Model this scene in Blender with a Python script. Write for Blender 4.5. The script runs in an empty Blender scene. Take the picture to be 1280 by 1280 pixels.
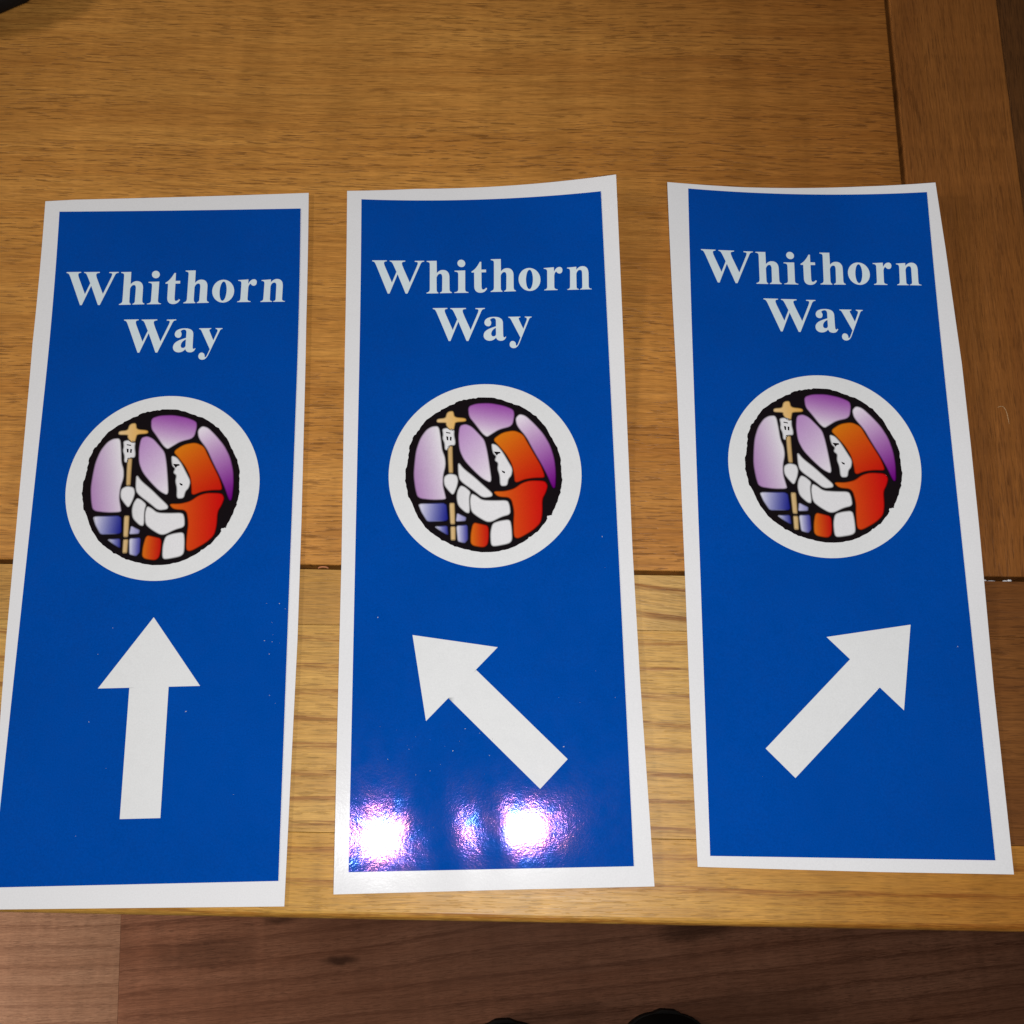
import bpy, bmesh, math, random
from mathutils import Vector, Matrix
from mathutils.geometry import tessellate_polygon

random.seed(7)
scene = bpy.context.scene
COL = scene.collection

# ------------------------------------------------------------------ camera
CAM_H, PITCH, ROLL, FPX = 0.39187, 0.277921, -0.004645, 1324.56
cd = bpy.data.cameras.new('camera')
cam = bpy.data.objects.new('camera', cd)
COL.objects.link(cam)
_fw = Vector((0, math.sin(PITCH), -math.cos(PITCH)))
_up = Vector((0, math.cos(PITCH), math.sin(PITCH)))
_rt = Vector((1, 0, 0))
_r2 = _rt * math.cos(ROLL) + _up * math.sin(ROLL)
_u2 = -_rt * math.sin(ROLL) + _up * math.cos(ROLL)
cam.matrix_world = Matrix(((_r2.x, _u2.x, -_fw.x, 0), (_r2.y, _u2.y, -_fw.y, 0),
                           (_r2.z, _u2.z, -_fw.z, CAM_H), (0, 0, 0, 1)))
cd.sensor_width = 36.0
cd.lens = FPX / 1280 * 36.0
cd.clip_start = 0.01
cd.clip_end = 50
scene.camera = cam

# ------------------------------------------------------------------ light
w = bpy.data.worlds.new('World')
scene.world = w
w.use_nodes = True
bg = w.node_tree.nodes['Background']
bg.inputs['Color'].default_value = (1.0, 0.95, 0.9, 1)
bg.inputs['Strength'].default_value = 0.03


def lamp(name, loc, watts, radius, color):
    l = bpy.data.lights.new(name, 'POINT')
    l.energy = watts
    l.shadow_soft_size = radius
    l.color = color
    o = bpy.data.objects.new(name, l)
    o.location = loc
    COL.objects.link(o)
    return o


lamp('flash_lamp', (0.006, -0.008, 0.41), 6.3, 0.019, (1.0, 0.985, 0.97))
lamp('ceiling_lamp', (-1.0, 0.15, 0.75), 15.0, 0.11, (1.0, 0.93, 0.85))
lamp('floor_fill_lamp', (-0.80, -0.40, -0.42), 10.5, 0.10, (1.0, 0.90, 0.80))  # unseen low fill light, added to brighten the left of the floor

vs = scene.view_settings
vs.view_transform = 'Standard'
vs.look = 'None'
vs.exposure = 0.0
vs.gamma = 1.0
vs.use_curve_mapping = False


# ------------------------------------------------------------------ helpers
def tag(o, label=None, cat=None, group=None, kind=None):
    if label: o['label'] = label
    if cat: o['category'] = cat
    if group: o['group'] = group
    if kind: o['kind'] = kind
    return o


def empty(name, loc=(0, 0, 0), rz=0.0):
    o = bpy.data.objects.new(name, None)
    o.empty_display_size = 0.02
    o.location = loc
    o.rotation_euler = (0, 0, rz)
    COL.objects.link(o)
    return o


def link(name, bm, m, parent=None, smooth=False):
    me = bpy.data.meshes.new(name)
    bmesh.ops.recalc_face_normals(bm, faces=bm.faces)
    bm.to_mesh(me)
    bm.free()
    me.materials.append(m)
    if smooth:
        for f in me.polygons: f.use_smooth = True
    o = bpy.data.objects.new(name, me)
    COL.objects.link(o)
    if parent: o.parent = parent
    return o


class NT:
    def __init__(self, name):
        self.m = bpy.data.materials.new(name)
        self.m.use_nodes = True
        self.t = self.m.node_tree
        self.b = self.t.nodes['Principled BSDF']

    def n(self, typ, **kw):
        x = self.t.nodes.new(typ)
        for k, v in kw.items():
            if k.startswith('i_'):
                x.inputs[k[2:].replace('_', ' ')].default_value = v
            else:
                setattr(x, k, v)
        return x

    def l(self, a, b):
        self.t.links.new(a, b)

    def ramp(self, src, stops, interp='LINEAR'):
        r = self.n('ShaderNodeValToRGB')
        r.color_ramp.interpolation = interp
        e = r.color_ramp.elements
        while len(e) < len(stops): e.new(0.5)
        for k, (p, c) in enumerate(stops):
            e[k].position = p
            e[k].color = (c, c, c, 1) if not isinstance(c, tuple) else (*c, 1)
        self.l(src, r.inputs['Fac'])
        return r.outputs['Color']

    def mix(self, fac, a, b, mode='MIX'):
        x = self.n('ShaderNodeMix', data_type='RGBA', blend_type=mode)
        for sock, v in ((x.inputs['Factor'], fac), (x.inputs['A'], a), (x.inputs['B'], b)):
            if hasattr(v, 'is_linked') or hasattr(v, 'links'):
                self.l(v, sock)
            elif isinstance(v, tuple):
                sock.default_value = (*v, 1)
            else:
                sock.default_value = v
        return x.outputs['Result']

    def noise(self, vec, scale, detail=3, rough=0.5, dist=0.0):
        x = self.n('ShaderNodeTexNoise')
        x.inputs['Scale'].default_value = scale
        x.inputs['Detail'].default_value = detail
        x.inputs['Roughness'].default_value = rough
        x.inputs['Distortion'].default_value = dist
        self.l(vec, x.inputs['Vector'])
        return x.outputs['Fac']

    def mapping(self, src, scale, loc=(0, 0, 0), rot=(0, 0, 0)):
        x = self.n('ShaderNodeMapping')
        x.inputs['Scale'].default_value = scale
        x.inputs['Location'].default_value = loc
        x.inputs['Rotation'].default_value = rot
        self.l(src, x.inputs['Vector'])
        return x.outputs['Vector']


def wood(name, light, mid, dark, seed, ring=14.0, ring_amt=0.35, pore_amt=0.6, rough=0.36, glint=0.25,
         wave=0.0, wave_scale=60.0, tilt=0.0, blotch=0.35, coat=0.06, vertical=False, knot=None, drift=None, spec=0.28):
    """oak-like board, grain along local X (or Y when vertical)"""
    N = NT(name)
    tc = N.n('ShaderNodeTexCoord')
    base = N.mapping(tc.outputs['Object'], (1, 1, 1), (seed * 3.17, seed * 1.31, seed * 0.7),
                     (0, 0, (math.pi / 2 if vertical else 0) + tilt))
    # slow bend so that the grain is never ruler straight
    wob = N.n('ShaderNodeTexNoise')
    wob.inputs['Scale'].default_value = 5.0
    wob.inputs['Detail'].default_value = 2.0
    N.l(base, wob.inputs['Vector'])
    sub = N.n('ShaderNodeVectorMath', operation='SUBTRACT')
    N.l(wob.outputs['Color'], sub.inputs[0])
    sub.inputs[1].default_value = (0.5, 0.5, 0.5)
    scl = N.n('ShaderNodeVectorMath', operation='MULTIPLY')
    N.l(sub.outputs[0], scl.inputs[0])
    scl.inputs[1].default_value = (0.0, 0.009, 0.0)
    add = N.n('ShaderNodeVectorMath', operation='ADD')
    N.l(base, add.inputs[0])
    N.l(scl.outputs[0], add.inputs[1])
    g = add.outputs[0]
    # rings: long soft bands
    rings = N.noise(N.mapping(g, (4.5, ring * 8, 1)), 1.0, 3, 0.6)
    col = N.mix(N.ramp(rings, [(0.30, 0.0), (0.72, 1.0)]), light, mid)
    # finer secondary streaks
    fine = N.noise(N.mapping(g, (20, 620, 1)), 1.0, 3, 0.7)
    col = N.mix(N.ramp(fine, [(0.42, 0.0), (0.75, ring_amt)]), col, dark)
    if wave > 0:
        wv = N.n('ShaderNodeTexWave', wave_type='BANDS', bands_direction='Y', wave_profile='SAW')
        wv.inputs['Scale'].default_value = wave_scale
        wv.inputs['Distortion'].default_value = 5.5
        wv.inputs['Detail'].default_value = 2.5
        wv.inputs['Detail Scale'].default_value = 0.35
        wv.inputs['Detail Roughness'].default_value = 0.6
        N.l(N.mapping(g, (0.22, 1, 1)), wv.inputs['Vector'])
        lines = N.ramp(wv.outputs['Fac'], [(0.0, wave * 0.3), (0.05, 0.0), (0.55, 0.0), (0.76, wave * 0.25), (0.88, wave), (1.0, wave)])
        brk = N.noise(N.mapping(g, (60, 1100, 1)), 1.0, 3, 0.6)
        mul = N.n('ShaderNodeMath', operation='MULTIPLY')
        N.l(lines, mul.inputs[0])
        N.l(N.ramp(brk, [(0.38, 0.15), (0.54, 1.0)]), mul.inputs[1])
        col = N.mix(mul.outputs[0], col, dark)
    # open pores: short dark dashes
    por = N.noise(N.mapping(g, (105, 1350, 1)), 1.0, 2, 0.5)
    porgate = N.noise(N.mapping(g, (7, 55, 1)), 1.0, 3, 0.6)
    pm = N.n('ShaderNodeMath', operation='MULTIPLY')
    N.l(N.ramp(por, [(0.585, 0.0), (0.625, pore_amt)]), pm.inputs[0])
    N.l(N.ramp(porgate, [(0.36, 0.2), (0.56, 1.0)]), pm.inputs[1])
    pdark = tuple(c * 0.45 for c in dark)
    col = N.mix(pm.outputs[0], col, pdark)
    hair = N.noise(N.mapping(g, (130, 2300, 1), (5, 1, 0)), 1.0, 2, 0.7)
    hc = N.ramp(hair, [(0.34, 0.70), (0.46, 0.98), (0.56, 1.02), (0.70, 1.25)])
    col = N.mix(1.0, col, hc, 'MULTIPLY')
    # pale dashes: chatoyant glints painted into the colour
    fl = N.noise(N.mapping(g, (60, 1300, 1), (7, 3, 0)), 1.0, 2, 0.5)
    col = N.mix(N.ramp(fl, [(0.62, 0.0), (0.74, glint)]), col, tuple(min(1, c * 1.5 + 0.04) for c in light))
    cross = N.noise(N.mapping(g, (75, 9, 1), (1, 4, 0)), 1.0, 3, 0.6)
    col = N.mix(1.0, col, N.ramp(cross, [(0.3, 0.86), (0.7, 1.06)]), 'MULTIPLY')
    # blotches
    bl = N.noise(N.mapping(g, (5, 14, 1), (2, 9, 0)), 1.0, 4, 0.55)
    col = N.mix(N.ramp(bl, [(0.3, 0.0), (0.8, blotch)]), col, tuple(c * 0.62 for c in mid))
    if drift:                                   # the board's own colour drifts along its length
        sx = N.n('ShaderNodeSeparateXYZ')
        N.l(tc.outputs['Object'], sx.inputs[0])
        mr = N.n('ShaderNodeMapRange', interpolation_type='SMOOTHSTEP')
        mr.inputs['From Min'].default_value, mr.inputs['From Max'].default_value = drift[0], drift[1]
        mr.inputs['To Min'].default_value, mr.inputs['To Max'].default_value = 0.0, drift[2]
        N.l(sx.outputs[drift[4] if len(drift) > 4 else 'X'], mr.inputs['Value'])
        col = N.mix(mr.outputs['Result'], col, drift[3], 'MULTIPLY')
    for (kx, ky, kr, ka) in (knot or []):
        sp = N.n('ShaderNodeTexGradient', gradient_type='SPHERICAL')
        q = N.n('ShaderNodeVectorMath', operation='SUBTRACT')
        dn = N.n('ShaderNodeVectorMath', operation='ADD')
        N.l(tc.outputs['Object'], dn.inputs[0])
        s2 = N.n('ShaderNodeVectorMath', operation='MULTIPLY')
        nz = N.n('ShaderNodeTexNoise')
        nz.inputs['Scale'].default_value = 90
        nz.inputs['Detail'].default_value = 4
        N.l(tc.outputs['Object'], nz.inputs['Vector'])
        N.l(nz.outputs['Color'], s2.inputs[0])
        s2.inputs[1].default_value = (kr * 0.9, kr * 0.6, 0)
        N.l(s2.outputs[0], dn.inputs[1])
        N.l(dn.outputs[0], q.inputs[0])
        q.inputs[1].default_value = (kx + kr * 0.45, ky + kr * 0.3, 0)
        sc = N.n('ShaderNodeVectorMath', operation='MULTIPLY')
        N.l(q.outputs[0], sc.inputs[0])
        sc.inputs[1].default_value = (0.42 / kr, 1.5 / kr, 0)
        N.l(sc.outputs[0], sp.inputs['Vector'])
        col = N.mix(N.ramp(sp.outputs['Fac'], [(0.0, 0.0), (0.75, ka)], 'EASE'), col, tuple(c * 0.22 for c in dark))
    N.l(col, N.b.inputs['Base Color'])
    rr = N.noise(N.mapping(g, (30, 260, 1)), 1.0, 3, 0.6)
    mr = N.n('ShaderNodeMapRange')
    mr.inputs['To Min'].default_value, mr.inputs['To Max'].default_value = rough - 0.08, rough + 0.14
    N.l(rr, mr.inputs['Value'])
    N.l(mr.outputs['Result'], N.b.inputs['Roughness'])
    N.b.inputs['Coat Weight'].default_value = coat
    N.b.inputs['Coat Roughness'].default_value = 0.3
    N.b.inputs['Specular IOR Level'].default_value = spec
    bp = N.n('ShaderNodeBump')
    bp.inputs['Strength'].default_value = 0.5
    bp.inputs['Distance'].default_value = 0.00025
    hsum = N.n('ShaderNodeMath', operation='SUBTRACT')
    N.l(fine, hsum.inputs[0])
    N.l(pm.outputs[0], hsum.inputs[1])
    N.l(hsum.outputs[0], bp.inputs['Height'])
    N.l(bp.outputs['Normal'], N.b.inputs['Normal'])
    return N.m


def film(name, color=None, rough=0.5, coat=1.0, coat_rough=0.13, mottle=0.10, film_nm=184.0):
    """glossy laminated sign film; color None = printed colours from the mesh"""
    N = NT(name)
    tc = N.n('ShaderNodeTexCoord')
    o = tc.outputs['Object']
    if color is None:
        at = N.n('ShaderNodeAttribute', attribute_name='print')
        c = at.outputs['Color']
    else:
        rgb = N.n('ShaderNodeRGB')
        rgb.outputs[0].default_value = (*color, 1)
        c = rgb.outputs[0]
    # print grain: faint toner speckle
    nz = N.noise(o, 1900, 2, 0.6)
    big = N.noise(o, 22, 3, 0.5)
    f = N.ramp(nz, [(0.25, 1.0 - mottle * 1.6), (0.75, 1.0)])
    c = N.mix(1.0, c, f, 'MULTIPLY')
    c = N.mix(1.0, c, N.ramp(big, [(0.3, 1.0 - mottle * 0.6), (0.7, 1.0)]), 'MULTIPLY')
    N.l(c, N.b.inputs['Base Color'])
    b1 = N.n('ShaderNodeBump')
    b1.inputs['Strength'].default_value = 0.55
    b1.inputs['Distance'].default_value = 0.000036
    N.l(N.noise(o, 1100, 3, 0.65), b1.inputs['Height'])
    b2 = N.n('ShaderNodeBump')
    b2.inputs['Strength'].default_value = 0.5
    b2.inputs['Distance'].default_value = 0.00010
    N.l(N.noise(o, 120, 2, 0.5), b2.inputs['Height'])
    N.l(b2.outputs['Normal'], b1.inputs['Normal'])
    N.b.inputs['Roughness'].default_value = coat_rough
    N.b.inputs['Specular IOR Level'].default_value = coat * 0.2
    if film_nm:
        mt = N.n('ShaderNodeMapRange')
        mt.inputs['From Min'].default_value, mt.inputs['From Max'].default_value = 0.3, 0.7
        mt.inputs['To Min'].default_value, mt.inputs['To Max'].default_value = film_nm, film_nm + 30
        N.l(N.noise(o, 160, 2, 0.5), mt.inputs['Value'])
        N.l(mt.outputs['Result'], N.b.inputs['Thin Film Thickness'])
        N.b.inputs['Thin Film IOR'].default_value = 1.36
    N.b.inputs['Coat Weight'].default_value = 0.15
    N.b.inputs['Coat Roughness'].default_value = coat_rough
    N.l(b1.outputs['Normal'], N.b.inputs['Coat Normal'])
    N.l(b1.outputs['Normal'], N.b.inputs['Normal'])
    return N.m


def plain(name, color, rough=0.6, bump=0.0, bscale=200):
    N = NT(name)
    tc = N.n('ShaderNodeTexCoord')
    nz = N.noise(tc.outputs['Object'], bscale, 4, 0.6)
    c = N.mix(N.ramp(nz, [(0.3, 0.0), (0.75, 1.0)]), tuple(x * 0.7 for x in color), color)
    N.l(c, N.b.inputs['Base Color'])
    N.b.inputs['Roughness'].default_value = rough
    N.b.inputs['Specular IOR Level'].default_value = 0.12
    if bump:
        bp = N.n('ShaderNodeBump')
        bp.inputs['Strength'].default_value = bump
        bp.inputs['Distance'].default_value = 0.001
        N.l(nz, bp.inputs['Height'])
        N.l(bp.outputs['Normal'], N.b.inputs['Normal'])
    return N.m


# ------------------------------------------------------------------ floor
FZ = -0.75
F_L = wood('floor_tan', (0.47, 0.265, 0.165), (0.37, 0.19, 0.112), (0.18, 0.078, 0.044), 3, ring=6, ring_amt=0.6, pore_amt=0.35,
           glint=0.05, rough=0.42, coat=0.0, spec=0.08, blotch=0.5, tilt=0.04, wave=0.55, wave_scale=17)
F_R = wood('floor_red', (0.41, 0.19, 0.112), (0.29, 0.118, 0.064), (0.11, 0.039, 0.021), 8, ring=6, ring_amt=0.6, pore_amt=0.4,
           glint=0.04, rough=0.42, coat=0.0, spec=0.08, blotch=0.7, tilt=-0.03, wave=0.6, wave_scale=15,
           knot=[(0.22, 0.150, 0.010, 0.75), (0.575, 0.155, 0.022, 0.55), (0.16, 0.192, 0.009, 0.6), (0.085, 0.165, 0.03, 0.35)])
F_X = wood('floor_brown', (0.26, 0.125, 0.08), (0.2, 0.09, 0.055), (0.1, 0.045, 0.03), 12, ring=5, pore_amt=0.4,
           glint=0.05, rough=0.42, coat=0.0, spec=0.08, blotch=0.6)
floor = tag(empty('floor', (-0.0097, 0.0234, FZ), 0.06), kind='structure')


def slab(bm, x0, x1, y0, y1, z0, z1, bev=0.0005, front=0.0):
    r = bmesh.ops.create_cube(bm, size=1.0)
    for v in r['verts']:
        v.co = Vector((x0 if v.co.x < 0 else x1, y0 if v.co.y < 0 else y1, z0 if v.co.z < 0 else z1))
    top = [e for e in bm.edges if all(abs(v.co.z - z1) < 1e-6 for v in e.verts)]
    if front:
        fe = [e for e in top if all(abs(v.co.y - y0) < 1e-6 for v in e.verts)]
        bmesh.ops.bevel(bm, geom=fe, offset=front, segments=5, profile=0.5, affect='EDGES')
        top = [e for e in bm.edges if all(abs(v.co.z - z1) < 1e-6 for v in e.verts) and abs(sum(v.co.y for v in e.verts) / 2 - y1) < 1e-6]
    bmesh.ops.bevel(bm, geom=top, offset=bev, segments=2, profile=0.5, affect='EDGES')


rows = [(-0.68, -0.492), (-0.4915, -0.3035), (-0.303, -0.060), (-0.0595, 0.0885), (0.089, 0.277), (0.2775, 0.4655), (0.466, 0.654)]
for ri, (y0, y1) in enumerate(rows):
    cuts = [-1.6, -0.394, 0.86, 1.6] if ri == 2 else [-1.6, -1.0 + 0.37 * ri, 0.2 + 0.2 * ri, 1.6]
    for k in range(3):
        a, b = cuts[k] + 0.00008, cuts[k + 1] - 0.00008
        if b - a < 0.05: continue
        m = (F_L, F_R, F_X)[k] if ri == 2 else (F_X, F_R, F_L)[(ri + k) % 3]
        bm = bmesh.new()
        slab(bm, 0, b - a, 0, y1 - y0, -0.012, 0.0, 0.00012)
        o = link('floor_plank', bm, m, floor)
        o.location = (a, y0, 0)
bm = bmesh.new()
slab(bm, -1.7, 1.7, -0.8, 0.8, -0.03, -0.0125)
link('subfloor', bm, plain('subfloor_dark', (0.05, 0.035, 0.025)), floor)

# ------------------------------------------------------------------ table
TANG = -0.022629
table = tag(empty('table', (0, 0, FZ), TANG), 'oak dining table with plank top and dark seams, under the three stickers', 'table')
TZ = 0.75                          # top surface in table space
OAK_L, OAK_M, OAK_D = (0.64, 0.30, 0.066), (0.48, 0.20, 0.039), (0.24, 0.080, 0.013)
W_FIELD = wood('oak_field', OAK_L, OAK_M, OAK_D, 1, ring=9, ring_amt=0.5, pore_amt=0.55, rough=0.40, glint=0.16,
               tilt=0.006, blotch=0.4, drift=(0.58, 0.80, 0.8, (0.50, 0.37, 0.28)))
W_END = wood('oak_end', (0.30, 0.112, 0.024), (0.235, 0.082, 0.017), (0.115, 0.036, 0.008), 5, ring=9, pore_amt=0.35,
             rough=0.42, glint=0.12, vertical=True, blotch=0.4)
W_END2 = wood('oak_end_dark', (0.13, 0.05, 0.013), (0.10, 0.038, 0.010), (0.05, 0.018, 0.005), 6, ring=9, pore_amt=0.35,
              rough=0.45, glint=0.08, vertical=True)
W_PALE = wood('oak_pale', (0.60, 0.355, 0.095), (0.53, 0.285, 0.064), (0.27, 0.105, 0.020), 9, ring=7, pore_amt=0.35,
              glint=0.12, wave=0.9, wave_scale=33, blotch=0.25, rough=0.40)
W_PLAIN = wood('oak_plain', (0.52, 0.285, 0.074), (0.46, 0.235, 0.054), (0.28, 0.12, 0.026), 14, ring=7, pore_amt=0.35, glint=0.08,
               blotch=0.25, rough=0.40)
W_BOLD = wood('oak_bold', (0.60, 0.375, 0.125), (0.54, 0.31, 0.09), (0.26, 0.105, 0.022), 21, ring=6, pore_amt=0.25,
              glint=0.1, wave=1.0, wave_scale=30, tilt=0.10, blotch=0.15, rough=0.40)
W_RED = wood('oak_red', (0.22, 0.085, 0.020), (0.165, 0.058, 0.014), (0.075, 0.025, 0.007), 25, ring=7, pore_amt=0.45, glint=0.1, blotch=0.4)
W_FRONT = wood('oak_front', (0.60, 0.335, 0.070), (0.52, 0.265, 0.046), (0.29, 0.105, 0.016), 30, ring=5, pore_amt=0.3, glint=0.16,
               wave=0.8, wave_scale=30, blotch=0.3, drift=(0.62, 0.84, 0.85, (0.62, 0.42, 0.28)), rough=0.38)


def board(x0, x1, y0, y1, m, th=0.026, z=TZ, front=0.0, bev=0.0006):
    bm = bmesh.new()
    slab(bm, 0, x1 - x0, 0, y1 - y0, -th, 0, bev, front)
    o = link('board', bm, m, table)
    o.location = (x0, y0, z)
    return o


XL, XR = -0.62, 0.33
board(XL, 0.1594, 0.0897, 0.72, W_FIELD)
board(0.1611, 0.2091, 0.0897, 0.72, W_END, z=TZ + 0.0003)
board(0.2092, XR, 0.0897, 0.72, W_END2, z=TZ - 0.0004)
ROW = ((0.0668, 0.0879), (-0.0074, 0.0667), (-0.0361, -0.0075))
for (a, b, m) in ((XL, 0.012, W_PLAIN), (0.0121, 0.128, W_BOLD), (0.1281, XR, W_RED)): board(a, b, *ROW[0], m, bev=0.00015)
for (a, b, m) in ((XL, 0.0, W_PALE), (0.0001, 0.146, W_PALE), (0.1461, XR, W_RED)): board(a, b, *ROW[1], m, bev=0.00015)
board(XL, XR, *ROW[2], W_FRONT, front=0.0026, bev=0.00015)
DARKW = plain('seam_backing_dark', (0.05, 0.028, 0.012), 0.7)
bm = bmesh.new()
slab(bm, XL + 0.01, XR - 0.01, -0.02, 0.71, TZ - 0.036, TZ - 0.0265)
link('seam_backing', bm, DARKW, table)  # dark sheet added under the top, keeps floor light out of the seams
for (a, b) in ((XL + 0.03, 0.03), (XR - 0.09, 0.03), (XL + 0.03, 0.64), (XR - 0.09, 0.64)):
    bm = bmesh.new()
    slab(bm, a, a + 0.06, b, b + 0.06, 0.0, TZ - 0.0365, 0.002)
    link('leg', bm, W_FRONT, table)

# ------------------------------------------------------------------ stickers
W_, H_, V0 = 0.1, 0.26723, 0.185
WARP = [[[-0.001743,-0.000269],[-0.00137,-0.000836],[-0.000998,-0.001032]],[[-0.000582,0.000396],[-0.000294,-0.000747],[-7e-06,0.002137]],[[0.000514,-1.4e-05],[0.000592,-0.002154],[0.000671,-0.00034]]]
OUTER = [[[-56.26,272.43],[-43.63,273.13],[-9.68,273.78],[24.62,274.42],[53.28,274.99],[53.08,215.35],[53.75,130.99],[53.77,84.67],[52.85,27.26],[52.32,-8.44],[-2.04,-7.79],[-52.62,-7.21],[-52.96,40.69],[-54.55,87.06],[-55.77,149.53],[-56.87,207.08]],[[-56.05,271.08],[-27.25,273.03],[-0.46,273.36],[16.31,273.62],[36.48,273.91],[56.74,274.17],[56.19,202.95],[55.38,114.32],[55.65,64.92],[56.88,-6.84],[7.13,-6.91],[-55.11,-7.26],[-55.23,52.65],[-55.22,112.49],[-55.92,194.86]],[[-58.69,269.56],[-48.28,269.71],[-26.47,269.93],[-6.32,270.48],[23.97,271.36],[54.07,271.77],[55.73,240.92],[56.72,213.65],[57.54,189.01],[57.54,155.09],[57.28,121.03],[56.2,60.21],[56.09,-4.6],[9.39,-4.5],[-54.45,-3.72],[-55.38,47.01],[-55.78,101.85],[-56.66,178.76]]]
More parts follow.
